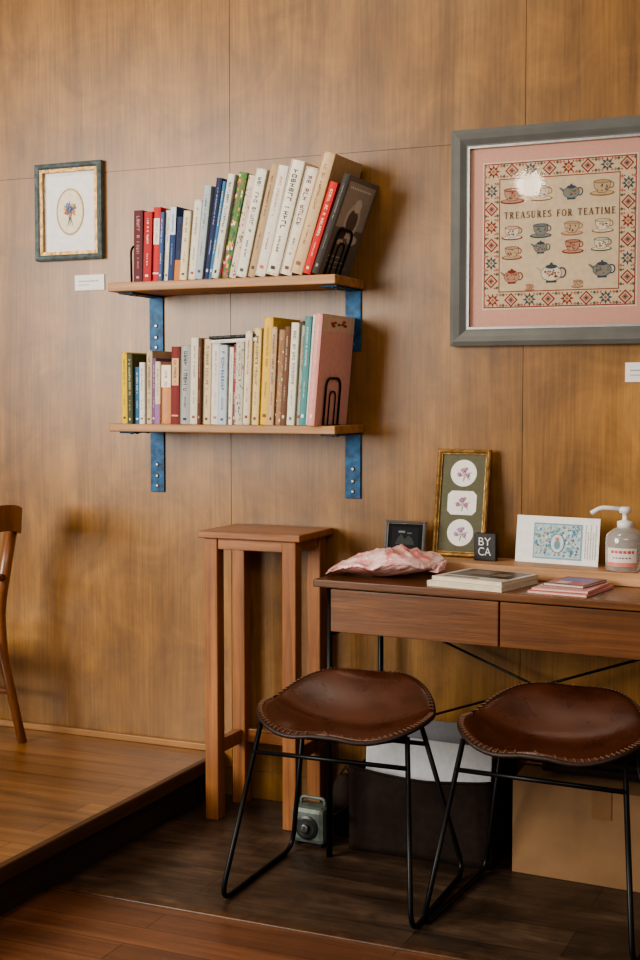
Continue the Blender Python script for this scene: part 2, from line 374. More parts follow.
# ------------------------------------------------------------------ books
C = lambda *a: s2l(a)
CREAM = C(222, 208, 180); WHITE = C(236, 231, 220); NAVY = C(28, 38, 70); PAGE = C(220, 206, 178)
def make_book(t, h, d, cover, marks, style, hard=False):
    m = MB(); e = .002 if t > .012 else .0012
    f = rnd.uniform(.84, 1.0); cover = (cover[0]*f, cover[1]*f*rnd.uniform(.97, 1), cover[2]*f*rnd.uniform(.9, 1))
    m.box(-t, -t+e, 0, d, 0, h, cover); m.box(-e, 0, 0, d, 0, h, cover)
    n = 6; pr = [(-t+t*k/n, -(.004 if hard else .0018)*math.sin(math.pi*k/n)) for k in range(n+1)]
    for a, b in zip(pr, pr[1:]):
        m.poly([(a[0], a[1], 0), (b[0], b[1], 0), (b[0], b[1], h), (a[0], a[1], h)], cover)
    m.poly([(-t, e, 0), (0, e, 0), (0, e, h), (-t, e, h)], cover)
    m.poly([(p[0], p[1], h) for p in pr]+[(0, e, h), (-t, e, h)], cover)
    m.poly([(p[0], p[1], 0) for p in reversed(pr)]+[(-t, e, 0), (0, e, 0)], cover)
    y = -(.004 if hard else .0018)-.0004
    c0 = -t/2
    dkc = tuple(k*.68 for k in cover)
    m.rect(-t*.99, -t*.93, 0, h, y+.0016, dkc); m.rect(-t*.07, -t*.01, 0, h, y+.0016, dkc)
    if rnd.random() < .5: m.rect(-t*.95, -t*.05, 0, h*rnd.uniform(.01, .025), y+.0006, dkc)
    if rnd.random() < .5: m.rect(-t*.95, -t*.05, h*(1-rnd.uniform(.008, .02)), h, y+.0006, dkc)
    def glyphs(z1, z0, w, col, step, cx=None):
        cx = c0 if cx is None else cx
        w = max(.003, w*.62); step = max(.0038, step*.52)
        z = z1
        while z > z0:
            hh = step*.7
            m.rect(cx-w/2, cx+w/2, z-hh*.24, z, y, col)
            if rnd.random() < .6: m.rect(cx-w*.12, cx+w*.12, z-hh, z, y-.00003, col)
            if rnd.random() < .5: m.rect(cx-w/2, cx-w*.3, z-hh, z-hh*.3, y, col)
            if rnd.random() < .5: m.rect(cx+w*.3, cx+w/2, z-hh, z, y-.00002, col)
            if rnd.random() < .5: m.rect(cx-w/2, cx+w/2, z-hh, z-hh*.8, y, col)
            if rnd.random() < .12: z -= step
            z -= step
    mk = marks
    if style == 'title':
        glyphs(h*.92, h*.42, t*.55, mk, t*.6); glyphs(h*.34, h*.2, t*.28, mk, t*.35); m.rect(c0-t*.16, c0+t*.16, h*.05, h*.08, y, mk)
    elif style == 'small':
        glyphs(h*.9, h*.55, t*.34, mk, t*.4); glyphs(h*.4, h*.25, t*.24, mk, t*.3); m.rect(c0-t*.18, c0+t*.18, h*.07, h*.10, y, mk)
    elif style == 'band':
        m.rect(-t*.96, -t*.04, h*.0, h*.32, y+.0002, mk); glyphs(h*.88, h*.45, t*.4, tuple(k*.35 for k in cover), t*.45)
    elif style == 'top':
        m.rect(-t*.96, -t*.04, h*.62, h*.995, y+.0002, mk); glyphs(h*.9, h*.66, t*.4, tuple(k*.5 for k in cover), t*.45); glyphs(h*.5, h*.2, t*.3, tuple(k*.5 for k in mk), t*.35)
    elif style == 'label':
        m.rect(-t*.9, -t*.1, h*.5, h*.85, y+.0002, mk); glyphs(h*.82, h*.54, t*.4, (.05, .04, .04), t*.45); m.rect(-t*.9, -t*.1, h*.1, h*.12, y, mk)
    elif style in ('floral', 'bold'):
        nn = int(h/.010)*(2 if style == 'floral' else 4)
        for k in range(nn):
            cc = rnd.choice([C(70, 120, 50), C(190, 60, 70), C(50, 100, 80), C(220, 170, 60), C(170, 70, 110), C(236, 226, 200)] if mk is None else [mk, C(130, 140, 110), C(196, 130, 120)])
            x = -t*.1-rnd.random()*t*.8; z = rnd.uniform(.03, .97)*h; r = t*(rnd.uniform(.05, .11) if style == 'floral' else rnd.uniform(.08, .2))
            m.ell(x, z, r, r*1.6, y-.0001*rnd.random(), cc, 7)
        m.rect(c0-t*.22, c0+t*.22, h*.55, h*.9, y-.0002, cover)
        y -= .0003; glyphs(h*.88, h*.57, t*.32, (.12, .06, .05), t*.4)
    pg = MB().box(-t+e, -e, e, d-.004, .003, h-.003, PAGE)
    return m, pg

def place_book(px, zt, a, t, h, d, cover, marks, style, yf, group, label, hard=False, extra=None):
    m, pg = make_book(t, h, d, cover, marks, style, hard)
    if extra: extra(m, t, h, d)
    r = empty('book', label, 'book', (px, yf, zt), (0, math.radians(a), 0), group)
    m.obj('cover', M['paint'], r); pg.obj('pages', M['paper'], r, label='cream page block')
    return r

def cover_dark(m, t, h, d):
    x = .0005
    def R(y0, y1, z0, z1, c, k=0): m.poly([(x+k, y0*d, z0*h), (x+k, y1*d, z0*h), (x+k, y1*d, z1*h), (x+k, y0*d, z1*h)], c)
    def E(cy, cz, ry, rz, c, k): m.poly([(x+k, (cy+ry*math.cos(2*math.pi*q/20))*d, (cz+rz*math.sin(2*math.pi*q/20))*h) for q in range(20)], c)
    R(.0, 1, .0, 1, C(132, 122, 114)); R(.05, .95, .28, .95, C(188, 178, 166), .0003); R(.05, .95, .28, .5, C(136, 122, 110), .0005)
    E(.5, .58, .24, .18, C(222, 210, 196), .0007); E(.5, .58, .17, .12, C(120, 106, 96), .0008); E(.55, .74, .12, .07, C(236, 226, 212), .0009); E(.3, .45, .14, .06, C(84, 74, 68), .0010); E(.7, .40, .16, .05, C(230, 220, 208), .0010); E(.34, .36, .1, .03, C(220, 200, 180), .0011)
    for k in range(12): R(.12+k*.06, .155+k*.06, .885, .905, C(250, 246, 240), .0012)
    for k in range(9): R(.12+k*.05, .15+k*.05, .2, .215, C(236, 230, 224), .0005)
    for k in range(12): R(.12+k*.05, .15+k*.05, .15, .16, C(236, 230, 224), .0005)
    for k in range(14): R(.12+k*.05, .15+k*.05, .10, .108, C(220, 214, 208), .0005)
def cover_pink(m, t, h, d):
    x = .0005
    def R(y0, y1, z0, z1, c, k=0): m.poly([(x+k, y0*d, z0*h), (x+k, y1*d, z0*h), (x+k, y1*d, z1*h), (x+k, y0*d, z1*h)], c)
    def E(cy, cz, ry, rz, c, k): m.poly([(x+k, (cy+ry*math.cos(2*math.pi*q/12))*d, (cz+rz*math.sin(2*math.pi*q/12))*h) for q in range(12)], c)
    R(0, 1, 0, 1, C(242, 186, 174)); R(.0, 1, .85, 1, C(234, 204, 182), .0002)
    for q, (a, b) in enumerate([(.3, .92), (.38, .93), (.34, .90), (.62, .92), (.7, .91), (.66, .945)]): E(a, b, .055, .013, [C(176, 60, 52), C(186, 84, 70)][q % 2], .0004+.0001*q)
    E(.5, .915, .05, .012, C(96, 120, 76), .0012)

top = [
 (.030,.205,1,C(92,22,34),C(190,150,140),'title','maroon hardback with faded title on spine'),
 (.028,.200,2,C(180,34,36),WHITE,'small','red paperback with white lettering'),
 (.024,.212,2,C(196,48,44),C(235,220,210),'label','red paperback with a pale spine label'),
 (.012,.196,3,C(70,100,150),WHITE,'small','very slim blue booklet among red books'),
 (.018,.202,3,WHITE,C(60,90,140),'small','white paperback with small blue lettering'),
 (.020,.210,3.5,C(30,60,110),C(200,214,224),'top','navy paperback with a pale blue spine top'),
 (.020,.180,4,C(30,46,84),C(200,120,50),'band','short navy paperback with an orange band'),
 (.024,.195,5,CREAM,C(90,60,40),'small','cream paperback with small brown lettering'),
 (.026,.225,6,C(224,220,212),C(170,60,60),'small','off-white book with small red lettering'),
 (.024,.262,7,C(176,186,196),C(60,80,110),'small','pale blue-gray paperback with dark lettering'),
 (.018,.284,9,C(26,40,84),C(180,190,210),'small','slim dark navy leaning book'),
 (.010,.274,10,C(60,120,160),WHITE,'small','very slim bright blue booklet'),
 (.022,.292,11,C(214,214,212),NAVY,'title','pale gray book with bold navy lettering'),
 (.026,.297,12,C(104,140,72),None,'bold','green book with bright flower patterned spine'),
 (.022,.288,13,C(222,206,190),None,'floral','pale book with colourful floral spine'),
 (.034,.302,13,WHITE,C(80,80,70),'title','white book with gray lettering'),
 (.024,.314,14,C(186,160,124),C(90,60,40),'small','beige book with small lettering'),
 (.032,.308,14,WHITE,C(200,90,80),'small','white book with small red lettering'),
 (.042,.318,15,C(240,232,216),C(60,50,44),'title','thick white book with large dark lettering'),
 (.038,.298,16,C(230,220,202),C(110,60,50),'title','thick ivory book with dark lettering'),
 (.038,.335,17.5,C(214,184,140),C(130,90,60),'small','tall tan hardback leaning over'),
 (.024,.255,19,C(204,36,28),C(240,220,180),'title','slim bright red book leaning over'),
 (.020,.278,20.5,C(56,48,44),C(150,140,130),'small','dark gray book with photographic cover facing out'),
]
x = -.508
for i, (t, h, a, c, mk, st, lab) in enumerate(top):
    t *= .975
    x += t/math.cos(math.radians(a))+.0007
    d = .15+.02*rnd.random() if h < .25 else .185
    yf = -.190+rnd.uniform(-.009, .008)
    ex = None
    if i == len(top)-1: ex = cover_dark; d = .205; yf = -.206
    if i == len(top)-2: yf = -.208; d = .19
    if i == len(top)-3: d = .195; yf = -.205
    place_book(x, ZT+.0003, a, t, h, d, c, mk, st, yf, 'books on the top wall shelf', lab, t > .035, ex)
xt = x
low = [
 (.020,.208,0,C(226,190,34),C(60,50,20),'small','bright yellow slim paperback'),
 (.018,.203,0,C(76,78,40),C(200,200,160),'title','olive green slim book'),
 (.020,.165,.5,C(44,104,140),WHITE,'small','short blue worn paperback'),
 (.018,.178,.5,C(226,222,214),C(90,90,100),'small','short white worn paperback'),
 (.020,.212,1,C(206,190,160),C(120,60,60),'title','beige paperback with mauve lettering'),
 (.014,.190,1,C(120,84,120),C(220,210,220),'small','slim mauve paperback between cream books'),
 (.018,.180,1,C(222,206,186),C(150,110,150),'band','short cream book with a mauve foot band'),
 (.034,.170,1,C(226,158,104),C(240,226,205),'top','short orange book with a white top'),
 (.028,.222,1,C(126,32,30),C(210,170,120),'label','dark red hardback with a tan label'),
 (.034,.226,1.5,C(176,178,174),C(50,50,60),'title','gray book with dark lettering'),
 (.026,.246,1.5,C(232,224,208),C(150,90,60),'small','white paperback with brown lettering'),
 (.012,.244,1.5,C(94,54,30),C(180,150,110),'small','very slim brown leather-like book'),
 (.026,.242,1.5,C(222,200,162),C(100,70,50),'title','cream book with brown lettering'),
 (.028,.230,1.5,C(228,222,212),C(180,120,110),'small','white book with pale red lettering'),
 (.028,.224,1.5,C(196,210,218),C(60,90,140),'title','pale blue book with blue lettering'),
 (.014,.218,2,C(236,230,218),C(120,120,120),'small','plain white thin paperback'),
 (.010,.226,2,C(150,70,60),C(230,220,210),'small','very slim brick red booklet'),
 (.026,.232,2,C(200,196,186),C(90,100,120),'floral','gray-white book with sprinkled motifs'),
 (.022,.262,2.5,C(226,212,180),C(140,60,50),'small','cream book with red lettering'),
 (.024,.270,2.5,C(228,204,144),C(110,80,50),'title','yellowish cream book with brown title'),
 (.030,.300,3,C(228,188,80),C(120,80,40),'small','tall golden yellow book'),
 (.018,.272,3,C(196,168,130),C(90,50,40),'title','tan slim worn book'),
 (.022,.264,3,C(176,134,94),C(230,220,200),'floral','brown patterned worn book'),
 (.018,.272,3.5,C(110,74,52),C(220,200,170),'small','dark tan slim book'),
 (.024,.282,3.5,C(230,224,208),C(100,110,120),'title','white book with gray lettering'),
 (.018,.274,4,C(184,178,166),C(130,60,50),'small','gray-beige slim upright book'),
 (.020,.298,4,C(84,150,154),C(232,236,230),'small','teal book with white lettering'),
 (.016,.303,4.5,C(210,218,214),C(90,120,140),'small','pale gray-blue slim book'),
 (.022,.304,5,C(228,160,154),C(240,220,215),'small','tall pink book with its cover facing out'),
]
x = -.547
for i, (t, h, a, c, mk, st, lab) in enumerate(low):
    t *= .985
    x += t/math.cos(math.radians(a))+.0004
    d = .13+.02*rnd.random() if h < .24 else .175
    yf = -.194+rnd.uniform(-.009, .008)
    ex = None
    if i == len(low)-1: ex = cover_pink; d = .225; yf = -.232
    if i in (len(low)-2, len(low)-3): yf = -.206
    if i == 20: yf = -.186
    place_book(x, ZL+.0003, a, t, h, d, c, mk, st, yf, 'books on the lower wall shelf', lab, t > .03, ex)
xl = x
for (bt, bc, bx_, bz, bl) in [(.010, C(226, 224, 218), -.106, .2440, 'thin white booklet lying flat on top of other books'), (.008, C(44, 42, 46), -.112, .2545, 'thin dark booklet lying flat on a white one')]:
    m, pg = make_book(bt, .146, .15, bc, C(120, 120, 120), 'small')
    r = empty('book', bl, 'book', (bx_, -.196, ZL+bz), (0, math.radians(-92.0), 0), 'books on the lower wall shelf')
    m.obj('cover', M['paint'], r); pg.obj('pages', M['paper'], r)

def bookend(xb, z, h, y0, y1, lab, lean=0):
    r = empty('bookend', lab, 'bookend', (xb, y0, z), group='black wire bookends')
    ln = math.tan(math.radians(lean))
    p = rounded([(0, 0, .002), (h*ln, 0, h), (h*ln, y1-y0, h), (0, y1-y0, .002)], .03)
    MB().tube(p, .0034, seg=8).obj('upright', M['black'], r, smooth=True)
    h2 = h*.72
    p = rounded([(0, .03, .002), (h2*ln, .03, h2), (h2*ln, y1-y0-.03, h2), (0, y1-y0-.03, .002)], .03)
    MB().tube(p, .0024, seg=8).obj('inner_loop', M['black'], r, smooth=True)
    MB().box(-.004, .008, 0, y1-y0, .0002, .002).obj('base', M['black'], r)
bookend(xt+.006, ZT, .125, -.175, -.075, 'black wire bookend holding up leaning books', lean=20.5)
bookend(xl+.0055, ZL, .13, -.185, -.085, 'black wire bookend beside a tall pink book', lean=5)
bookend(-.528, ZT, .11, -.17, -.08, 'small black wire bookend beside a maroon book', lean=-1)

# ------------------------------------------------------------------ small framed bouquet
def framebars(m, w, h, fw, d, col=(1, 1, 1)):
    prof = [(0, 0), (0, -d*.8), (fw*.25, -d), (fw*.55, -d*.85), (fw*.85, -d*.55), (fw, -d*.5), (fw, -.001)]
    for a, b in zip(prof, prof[1:]):
        def cor(o, y): return [(o, y, o), (w-o, y, o), (w-o, y, h-o), (o, y, h-o)]
        A = cor(*a); B = cor(*b)
        for k in range(4):
            m.poly([A[k], A[(k+1) % 4], B[(k+1) % 4], B[k]], col)
    m.poly([(0, 0, 0), (0, 0, h), (w, 0, h), (w, 0, 0)], col)
    return m
def slip(m, w, h, o, t, y0, y1):
    P = [[(o, y0, o), (w-o, y0, o), (w-o, y0, h-o), (o, y0, h-o)], [(o+t, y0, o+t), (w-o-t, y0, o+t), (w-o-t, y0, h-o-t), (o+t, y0, h-o-t)],
         [(o+t, y1, o+t), (w-o-t, y1, o+t), (w-o-t, y1, h-o-t), (o+t, y1, h-o-t)]]
    for A, B in zip(P, P[1:]):
        for k in range(4): m.poly([A[k], A[(k+1) % 4], B[(k+1) % 4], B[k]])
    return m
def pansy(m, cx, cz, s, y, cols, n=5):
    for k in range(n):
        a = 2*math.pi*k/n+.3; m.ell(cx+s*.5*math.cos(a), cz+s*.5*math.sin(a), s*.42, s*.42, y-.00005*k, cols[k % len(cols)], 10)
    m.ell(cx, cz, s*.2, s*.2, y-.0005, C(220, 180, 60), 8)
def leaf(m, cx, cz, a, L, w, y, col):
    ca, sa = math.cos(a), math.sin(a)
    pts = [(0, 0), (L*.3, w), (L*.7, w*.8), (L, 0), (L*.7, -w*.8), (L*.3, -w)]
    m.flat([(cx+p[0]*ca-p[1]*sa, cz+p[0]*sa+p[1]*ca) for p in pts], y, col)

r = empty('picture_frame', 'small square picture of a flower bouquet in blue-gold frame', 'picture', (-.975, -.0005, 1.636))
W, H = .246, .300
framebars(MB(), W, H, .022, .022).obj('outer_frame', M['bluegold'], r, label='blue-green moulded frame')
slip(MB(), W, H, .017, .010, -.0150, -.004).obj('inner_frame', M['gold'], r, label='gilded inner slip')
m = MB(); m.rect(.02, W-.02, .02, H-.02, -.003, C(234, 232, 228)); m.obj('mount', M['art'], r, label='white card mount')
m = MB(); cx, cz = W/2, H/2
m.ell(cx, cz, .051, .072, -.0036, C(210, 186, 144), 32); m.ring(cx, cz, .051, .072, .002, -.0038, C(150, 112, 64), 32); m.ell(cx, cz, .045, .066, -.0040, C(232, 220, 196), 32)
for k in range(13):
    a = k*2*math.pi/13+.2; leaf(m, cx, cz+.006, a, .022+.008*(k % 2), .0028, -.0044-.00002*k, [C(84, 108, 84), C(120, 136, 106)][k % 2])
for a in (-1.85, -1.6, -1.3): leaf(m, cx, cz-.01, a, .038, .0016, -.0046, C(84, 110, 80))
for (dx, dz, s, cols) in [(0, .008, .010, [C(70, 86, 136), C(100, 120, 160)]), (-.013, -.002, .008, [C(180, 86, 90)]), (.013, -.001, .008, [C(204, 130, 104)]), (-.009, .021, .008, [C(110, 124, 170)]), (.010, .020, .007, [C(214, 174, 96)]), (0, -.011, .008, [C(190, 120, 130)]), (.018, .012, .006, [C(120, 100, 150)]), (-.019, .010, .006, [C(210, 160, 150)])]:
    pansy(m, cx+dx, cz+dz, s, -.0050, cols)
m.obj('print', M['art'], r, label='oval print of a small flower bouquet')

def label_card(x0, x1, z0, z1, lab):
    r = empty('caption_card', lab, 'label', (x0, 0, z0), group='white caption cards')
    w = x1-x0; h = z1-z0
    MB().box(0, w, -.004, .0005, 0, h).obj('card', M['white'], r)
    m = MB()
    z = h*.56
    for k in range(13): m.rect(w*.14+k*w*.052, w*.14+k*w*.052+w*.034, z, z+h*.07, -.0043, C(130, 130, 130))
    for k in range(7): m.rect(w*.14+k*w*.052, w*.14+k*w*.052+w*.034, z-h*.24, z-h*.18, -.0043, C(150, 150, 150))
    m.obj('printing', M['art'], r)
label_card(-.838, -.730, 1.541, 1.588, 'white caption card beneath the small flower picture')
label_card(.876, .975, 1.249, 1.300, 'white caption card beneath the large framed needlework')

# ------------------------------------------------------------------ big framed needlework
FX, FZ, FW, FH = .400, 1.349, .595, .584
r = empty('framed_needlework', 'large gray-framed teapot sampler with pink mount', 'picture', (FX, -.0005, FZ))
framebars(MB(), FW, FH, .048, .03).obj('outer_frame', M['grayframe'], r, label='gray painted wooden frame')
slip(MB(), FW, FH, .045, .006, -.0172, -.004).obj('inner_frame', M['silver'], r, label='silvery inner slip')
m = MB(); m.rect(.046, FW-.046, .046, FH-.046, -.003, (1, 1, 1)); m.obj('mount', M['pinkmat'], r, label='pink textile mount')
m = MB(); px0, pz0 = .089, .102; pw, ph = .410, .388
LIN = C(232, 212, 182); RD = C(160, 72, 58); BL = C(84, 100, 114); PK = C(204, 140, 118); OC = C(186, 146, 92); GR = C(112, 124, 92)
m.rect(px0-.004, px0+pw+.004, pz0-.004, pz0+ph+.004, -.0035, C(244, 232, 214))
m.rect(px0, px0+pw, pz0, pz0+ph, -.0038, LIN)
bw = .042
for (a0, a1, b0, b1) in [(0, pw, 0, .003), (0, pw, ph-.003, ph), (0, .003, 0, ph), (pw-.003, pw, 0, ph), (bw, pw-bw, bw, bw+.0025), (bw, pw-bw, ph-bw-.0025, ph-bw), (bw, bw+.0025, bw, ph-bw), (pw-bw-.0025, pw-bw, bw, ph-bw)]:
    m.rect(px0+a0, px0+a1, pz0+b0, pz0+b1, -.0041, RD)
def diamond(cx, cz, s, col, y): m.flat([(cx-s, cz), (cx, cz-s), (cx+s, cz), (cx, cz+s)], y, col)
def star(cx, cz, s, col, y):
    for k in range(8):
        a = k*math.pi/4; b = a+.35; c_ = a-.35
        m.flat([(cx, cz), (cx+s*.55*math.cos(c_), cz+s*.55*math.sin(c_)), (cx+s*math.cos(a), cz+s*math.sin(a)), (cx+s*.55*math.cos(b), cz+s*.55*math.sin(b))], y, col)
n = 8
for side in range(4):
    for k in range(n):
        u = (k+.5)/n; L = pw if side < 2 else ph
        if side == 0: cx, cz = px0+u*pw, pz0+bw/2
        elif side == 1: cx, cz = px0+u*pw, pz0+ph-bw/2
        elif side == 2: cx, cz = px0+bw/2, pz0+u*ph
        else: cx, cz = px0+pw-bw/2, pz0+u*ph
        if side >= 2 and k in (0, n-1): continue
        if k % 2:
            diamond(cx, cz, .0190, RD, -.0042); diamond(cx, cz, .0140, LIN, -.0044); diamond(cx, cz, .0105, PK, -.0046); diamond(cx, cz, .005, BL, -.0047)
        else:
            star(cx, cz, .0190, BL if k % 4 else RD, -.0042); diamond(cx, cz, .0085, LIN, -.0044); diamond(cx, cz, .0055, OC, -.0046)
        for sx, sz in [(-1, -1), (1, -1), (1, 1), (-1, 1)]:
            dx, dz = (.0215, .0165) if side < 2 else (.0165, .0215)
            diamond(cx+sx*dx, cz+sz*dz*.85, .0050, [PK, GR][k % 2], -.0043); diamond(cx+sx*dx*.6, cz+sz*dz*.9, .0025, RD, -.0043)
def U(u): return px0+(u-485)*pw/151
def V(v): return pz0+ph-(v-163)*ph/145
dk = lambda c, f: tuple(k*f for k in c)
def pot(cx, cz, s, col, acc):
    y = -.0048
    m.ring(cx+s*.98, cz+.05*s, s*.42, s*.5, s*.13, y, dk(acc, .8), 16)
    m.flat([(cx-s*.7, cz-s*.25), (cx-s*1.25, cz+s*.35), (cx-s*1.5, cz+s*.6), (cx-s*1.3, cz+s*.62), (cx-s*1.02, cz+s*.45), (cx-s*.6, cz+s*.25)], y, dk(col, .65))
    m.ell(cx, cz, s, s*.72, y-.0002, dk(col, .35), 24); m.ell(cx, cz, s*.93, s*.65, y-.0003, col, 24); m.ell(cx, cz+s*.62, s*.55, s*.2, y-.0004, dk(acc, .85))
    m.ell(cx, cz+s*.86, s*.14, s*.14, y-.0003, dk(acc, .7), 8); m.rect(cx-s*.5, cx+s*.5, cz-s*.84, cz-s*.66, y-.0003, dk(acc, .8))
    for q in range(16):
        m.ell(cx+s*rnd.uniform(-.68, .68), cz+s*rnd.uniform(-.38, .38), s*rnd.uniform(.06, .14), s*rnd.uniform(.06, .13), y-.0006-.00002*q, [RD, PK, GR, OC, BL, RD, GR, PK][q % 8], 8)
def cup(cx, cz, s, col, acc):
    y = -.0048
    m.ring(cx+s*.88, cz+.2*s, s*.32, s*.34, s*.1, y, dk(acc, .8), 12)
    m.ell(cx, cz-s*.56, s*1.25, s*.28, y, dk(acc, .75)); m.ell(cx, cz-s*.52, s*1.08, s*.18, y-.0001, col)
    m.flat([(cx-s*.88, cz+s*.58), (cx-s*.80, cz), (cx-s*.40, cz-s*.54), (cx+s*.40, cz-s*.54), (cx+s*.80, cz), (cx+s*.88, cz+s*.58)], y-.0002, dk(col, .35))
    m.flat([(cx-s*.81, cz+s*.57), (cx-s*.73, cz+.02*s), (cx-s*.36, cz-s*.48), (cx+s*.36, cz-s*.48), (cx+s*.73, cz+.02*s), (cx+s*.81, cz+s*.57)], y-.0003, col)
    m.ell(cx, cz+s*.58, s*.88, s*.2, y-.0004, dk(acc, .8)); m.ell(cx, cz+s*.58, s*.74, s*.12, y-.0005, dk(col, .8))
    for q in range(11):
        m.ell(cx+s*rnd.uniform(-.55, .55), cz+s*rnd.uniform(-.32, .30), s*rnd.uniform(.06, .13), s*rnd.uniform(.06, .12), y-.0006-.00002*q, [RD, PK, GR, OC, BL, RD][q % 6], 8)
T1, T2, T3, T4 = C(214, 190, 156), C(146, 154, 150), C(208, 162, 138), C(240, 230, 210)
for (u, v, k, s, col, acc) in [(514, 196, 'c', .0265, T3, RD), (543, 195, 'c', .0255, T4, OC), (573, 196, 'p', .0225, T2, BL), (603, 193, 'c', .0265, T1, OC),
        (514, 233, 'c', .0235, T4, RD), (543, 232, 'c', .0240, T2, BL), (574, 231, 'c', .0240, T1, PK), (604, 230, 'c', .0235, T4, OC),
        (514, 253, 'c', .0225, T1, RD), (543, 249, 'p', .0190, T2, BL), (575, 249, 'c', .0235, T3, RD), (603, 248, 'c', .0225, T4, GR),
        (514, 277, 'p', .0220, T3, RD), (554, 275, 'p', .0290, T4, BL), (604, 273, 'p', .0250, T2, BL), (580, 286, 'c', .0130, T1, RD), (532, 288, 'c', .0110, T3, OC)]:
    (cup if k == 'c' else pot)(U(u), V(v), s, col, acc)
serif(m, 'TREASURES FOR TEATIME', U(561), V(219), .0180, .300, -.0062, C(84, 50, 42))
m.obj('sampler', M['art'], r, label='linen sampler with teapots, teacups and bordered pattern')
m = MB(); m.rect(.05, FW-.05, .05, FH-.05, -.013, (1, 1, 1)); m.obj('glazing', M['glass'], r, label='clear glass sheet')

# ------------------------------------------------------------------ tall wooden stand
r = empty('plant_stand', 'tall narrow reddish wooden stand against the plywood wall', 'stand', (-.272, -.245, 0))
SW, SDp, SH = .318, .235, .832
MB().box(0, SW, 0, SDp, SH-.02, SH).obj('top', M['stand_x'], r, bevel=.003)
for lx in (.014, SW-.060):
    for ly in (.012, SDp-.055):
        MB().box(lx, lx+.042, ly, ly+.042, 0, SH-.0205).obj('leg', M['stand_z'], r, bevel=.003)
for (x0, x1, y0, y1, z0, z1) in [(.056, SW-.060, .016, .032, SH-.052, SH-.0205), (.056, SW-.060, SDp-.035, SDp-.018, SH-.052, SH-.0205),
                                (.02, .036, .054, SDp-.055, SH-.052, SH-.0205), (SW-.04, SW-.024, .054, SDp-.055, SH-.052, SH-.0205),
                                (.056, SW-.060, SDp-.04, SDp-.02, .185, .225), (.022, .046, .054, SDp-.055, .185, .225), (SW-.052, SW-.028, .054, SDp-.055, .185, .225)]:
    MB().box(x0, x1, y0, y1, z0, z1).obj('rail', M['stand_x'], r, bevel=.002)

# ------------------------------------------------------------------ desk
DR = math.radians(-4)
DO = Vector((.155, -.402, 0)); DZ = .738
D = empty('writing_desk', 'walnut writing desk with drawers on thin black metal legs', 'desk', DO, (0, 0, DR))
DW, DD = 1.0, .372
MB().box(0, DW, 0, DD, DZ-.02, DZ).obj('desktop', M['desk'], D, bevel=.003)
MB().box(.045, DW-.045, .030, DD-.03, DZ-.135, DZ-.0205).obj('carcass', M['desk'], D, bevel=.002)
for (a, b) in [(.047, .506), (.510, DW-.047)]:
    MB().box(a, b, .010, .0295, DZ-.135, DZ-.024).obj('drawer', M['desk'], D, bevel=.002)
LX = (.035, DW-.035); LY = (.028, DD-.03)
for lx in LX:
    for ly in LY:
        MB().tube([(lx, ly, 0), (lx, ly, DZ-.0205)], .008).obj('leg', M['black'], D, smooth=True)
    MB().tube([(lx, LY[0], DZ-.145), (lx, LY[1], DZ-.145)], .006).obj('side_rail', M['black'], D, smooth=True)
    MB().tube([(lx, LY[0], .10), (lx, LY[1], .10)], .006).obj('side_rail', M['black'], D, smooth=True)
MB().tube([(LX[0], LY[1], DZ-.145), (LX[1], LY[1], DZ-.145)], .006).obj('back_rail', M['black'], D, smooth=True)
yb = LY[1]
MB().tube([(LX[0], yb-.006, .61), (LX[1], yb-.006, .27)], .0035, seg=6).obj('cross_brace', M['black'], D, smooth=True)
MB().tube([(LX[0], yb+.006, .27), (LX[1], yb+.006, .61)], .0035, seg=6).obj('cross_brace', M['black'], D, smooth=True)

